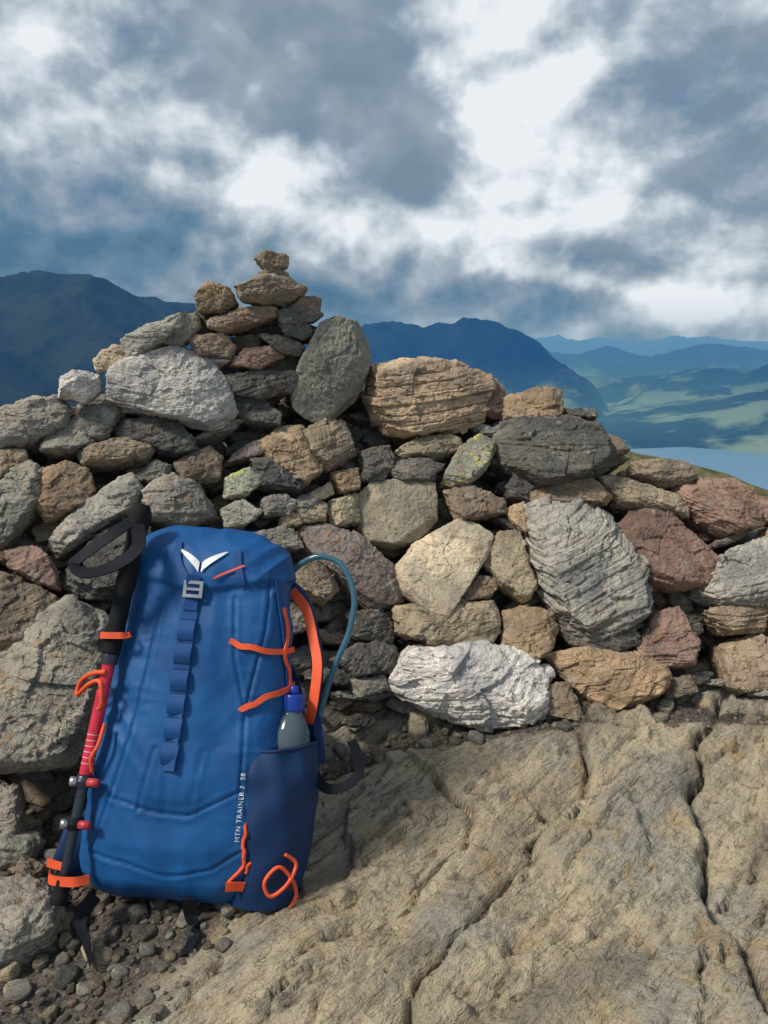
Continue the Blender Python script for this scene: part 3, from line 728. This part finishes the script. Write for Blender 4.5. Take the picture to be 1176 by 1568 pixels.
tube('side_cord_lower',[(-.118,-.18,.27),(-.122,-.185,.24),(-.13,-.185,.22),(-.128,-.18,.20)],.003,ORG,pack,seg=8)
# ------------------------------------------------------------------ trekking pole
pole=empty('trekking_pole'); pole.matrix_world=PM
A0=Vector((-.112,-.150,.605)); B0=Vector((-.150,-.185,.018))
def pp(t): return A0+(B0-A0)*float(t)
RED=simple('red_anodised',(.68,.035,.07),.3,metal=.15,var=.25); FOAM=simple('black_foam',(.014,.015,.017),.75,bump=.8,bscale=300)
GM=simple('dark_alloy',(.05,.06,.08),.35,metal=.6); CLR=simple('red_clamp',(.55,.05,.06),.4); MET=simple('steel',(.5,.5,.5),.3,metal=.9); PNK=simple('pink_print',(.65,.33,.33),.4)
tube('grip',[pp(t) for t in np.linspace(0,.40,24)],[.013,.0185,.018,.0145,.0135,.0145,.015,.0145,.016,.0135,.0135,.0135,.0135,.0135,.0135,.013],FOAM,pole,n=2)
tube('shaft_upper',[pp(t) for t in np.linspace(.395,.70,6)],.0095,RED,pole,seg=20)
tube('shaft_mid',[pp(t) for t in np.linspace(.69,.83,6)],.0078,GM,pole,seg=20)
tube('shaft_lower',[pp(t) for t in np.linspace(.82,.94,6)],.0068,GM,pole,seg=20)
tube('rubber_tip',[pp(t) for t in np.linspace(.93,1.0,8)],[.009,.012,.0115,.011,.013,.012],FOAM,pole)
tube('collar',[pp(.40),pp(.415),pp(.425)],.0125,GM,pole)
for t in (.715,.815):
    tube('clamp',[pp(t-.014),pp(t),pp(t+.014)],[.011,.0135,.011],GM if t<.8 else BLK,pole)
    c=pp(t)+Vector((.014,-.006,0)); tube('clamp_screw',[c+Vector((-.006,0,0)),c+Vector((.010,-.002,0))],.0062,CLR,pole,smoothp=False)
    c=pp(t)+Vector((-.012,-.006,0)); tube('clamp_nut',[c+Vector((.004,0,0)),c+Vector((-.006,-.002,0))],.007,MET,pole,smoothp=False)
for i,t in enumerate(np.linspace(.6,.67,6)): tube('print_mark',[pp(t),pp(t+.003)],.0097,PNK,pole,smoothp=False,cap=False,seg=20)
ribbon('wrist_strap',[(-.12,-.165,.575),(-.14,-.19,.55),(-.175,-.20,.515),(-.185,-.20,.50),(-.16,-.215,.488),(-.12,-.205,.505),(-.098,-.19,.535),(-.11,-.17,.57)],.021,.0022,BLK,pole,normal=(.05,-.75,.65),project=False)
# ------------------------------------------------------------------ bottle
bot=empty('water_bottle'); bot.matrix_world=PM
mt,N=mat('smoky_plastic'); tc=N('ShaderNodeTexCoord').outputs['Object']; sp=N('ShaderNodeSeparateXYZ',{0:tc}).outputs[2]
cc=N.mix(N.rng(sp,.238,.258),(.42,.18,.14),(.32,.44,.50))
b=N('ShaderNodeBsdfPrincipled',{'Base Color':cc,'Roughness':.1,'Transmission Weight':.75,'IOR':1.3}); N('ShaderNodeOutputMaterial',{0:b.outputs[0]})
bx,by=.152,-.118
tube('flask',[(bx,by,z) for z in (.04,.045,.10,.17,.245,.27,.288,.298,.305)],[.028,.033,.034,.034,.034,.031,.023,.017,.017],mt,bot,n=3,seg=32)
CAP=simple('blue_cap',(.01,.05,.35),.35)
tube('cap',[(bx,by,z) for z in (.301,.304,.322,.326)],[.0185,.019,.019,.0175],CAP,bot,n=2,seg=32)
tube('nozzle',[(bx,by,z) for z in (.325,.337,.339)],[.009,.008,.006],CAP,bot,n=2,seg=20)
# ------------------------------------------------------------------ world
W=bpy.data.worlds.new('World'); scene.world=W; W.use_nodes=True; W.cycles.sampling_method='NONE'; N=NT(W.node_tree)
SE,SR=math.radians(50),math.radians(244)
G=N('ShaderNodeTexCoord').outputs['Generated']; sp=N('ShaderNodeSeparateXYZ',{0:G}); gx_,gy_,gz_=sp.outputs
az=N.m('MULTIPLY',N.m('ARCTAN2',gx_,gy_),57.2958); el=N.m('MULTIPLY',N.m('ARCSINE',gz_),57.2958)
ae=N('ShaderNodeCombineXYZ',{0:az,1:el,2:0.}).outputs[0]
wn=N('ShaderNodeTexNoise',{'Vector':G,'Scale':6.,'Detail':4.,'Roughness':.6}).outputs['Color']
wv_=N('ShaderNodeVectorMath',{0:N('ShaderNodeVectorMath',{0:wn,1:(.5,.5,.5)},operation='SUBTRACT').outputs[0],1:(13,9,0)},operation='MULTIPLY').outputs[0]
aw=N('ShaderNodeVectorMath',{0:ae,1:wv_},operation='ADD').outputs[0]
BL=[(-23,20,4,4,.5),(-20,16,5,3.5,.5),(-13,12.5,5,2.3,.5),(-7,10.7,4,2.2,.75),(-1.3,8,4.5,2,.6),(4.5,7,5,1.7,.5),(-26,10,4,2,.2),
 (5.5,21,3.5,4,.6),(8,17,3,4,.75),(10,13.5,3,3.5,.75),(12,10,4,2.5,.55),(17,8,5,1.6,.4),(24,6,5,1.6,.4),(8,4,2.6,1.0,.7),(14.5,3.6,3,1.1,.85),(22.5,2.6,4.5,1.1,1.0),(18,5.2,4,.7,-.35),(11,2.2,5,.6,-.3),
 (18,16,5,5,.25),(20,22,8,3,.1),(-3,17,6,4,-.35),(1,13,4.5,2.8,-.4),(-9,20,5,4,-.1),(21,11.3,5,2.2,-.35),(-18,8,7,2.2,-.55),(-24,5,8,3,-.45),(-12,5,7,2.2,-.45),(0,3.5,8,2.0,-.35),(14,21,3,4,-.15),(-13,17,4,3,-.2),(5,1,12,1.2,-.25)]
acc=None
for (a,e_,sx,sy,wt) in BL:
    s=N('ShaderNodeVectorMath',{0:aw,1:(a,e_,0)},operation='SUBTRACT').outputs[0]
    s=N.scale(s,(1/sx,1/sy,0)); d2=N('ShaderNodeVectorMath',{0:s,1:s},operation='DOT_PRODUCT').outputs['Value']
    g=N.m('MULTIPLY',N.m('EXPONENT',N.m('MULTIPLY',d2,-.6)),wt)
    acc=g if acc is None else N.m('ADD',acc,g)
G2=N.scale(G,(1,1,1.3))
n2=N.noise(G2,8.5,7,.52,.15); n2b=N.noise(N('ShaderNodeVectorMath',{0:G2,1:(-.012,0,.03)},operation='ADD').outputs[0],8.5,4,.52,.15)
n3_=N.noise(G2,24,4,.6,.2)
emb=N.m('MULTIPLY',N.m('SUBTRACT',n2,n2b),2.2)
dens=N.m('ADD',N.m('MULTIPLY',acc,.85),N.m('ADD',N.m('ADD',emb,N.m('MULTIPLY',N.m('SUBTRACT',n3_,.5),.5)),N.m('MULTIPLY',N.m('SUBTRACT',n2,.5),2.1)))
rp=N('ShaderNodeValToRGB',{0:N.m('ADD',N.m('MULTIPLY',dens,.46),.455,clamp=True)}); cr=rp.color_ramp
ST=[(0,(.075,.18,.30)),(.18,(.13,.24,.36)),(.36,(.23,.32,.42)),(.52,(.37,.45,.53)),(.68,(.60,.67,.74)),(.87,(.88,.92,.96))]
while len(cr.elements)<len(ST): cr.elements.new(.5)
for e_,(p,c) in zip(cr.elements,ST): e_.position=p; e_.color=c+(1,)
sky=N('ShaderNodeTexSky',sky_type='NISHITA',sun_disc=False,sun_elevation=SE,sun_rotation=SR)
tc_=N.mix(1,rp.outputs[0],N.mix(N.rng(N.m('ADD',el,N.m('MULTIPLY',az,.22)),4,10),(0,0,0),N.mix(N.rng(n2,.3,.7),(.19,.27,.35),(.37,.45,.52))),'LIGHTEN')
hz=N.mix(N.m('MULTIPLY',N.rng(el,-1,3.5,1,0),.5),tc_,(.16,.32,.46))
below=N.mix(N.rng(el,-8,-1,0,1),(.10,.12,.10),hz)
B1=N('ShaderNodeBackground',{0:sky.outputs[0],1:.05}); B2=N('ShaderNodeBackground',{0:below,1:1.0})
mx=N('ShaderNodeMixShader',{0:.93,1:B1.outputs[0],2:B2.outputs[0]}); N('ShaderNodeOutputWorld',{0:mx.outputs[0]})
sl=bpy.data.lights.new('sun','SUN'); sl.energy=3.4; sl.angle=math.radians(11); sl.color=(1,.945,.855); so=bpy.data.objects.new('sun',sl); COL.objects.link(so)
sd=Vector((math.sin(SR)*math.cos(SE),math.cos(SR)*math.cos(SE),math.sin(SE))); so.rotation_euler=(-sd).to_track_quat('-Z','Y').to_euler(); so.location=sd*20
# ------------------------------------------------------------------ camera
cam=bpy.data.cameras.new('camera'); co=bpy.data.objects.new('camera',cam); COL.objects.link(co); co.location=(0,0,.86); co.rotation_euler=(math.radians(90-13.4),0,0)
cam.sensor_fit='VERTICAL'; cam.sensor_height=36; cam.lens=36*1132/1568; cam.clip_start=.05; cam.clip_end=250000
scene.camera=co
vs=scene.view_settings; vs.view_transform='Standard'; vs.look='None'; vs.exposure=0
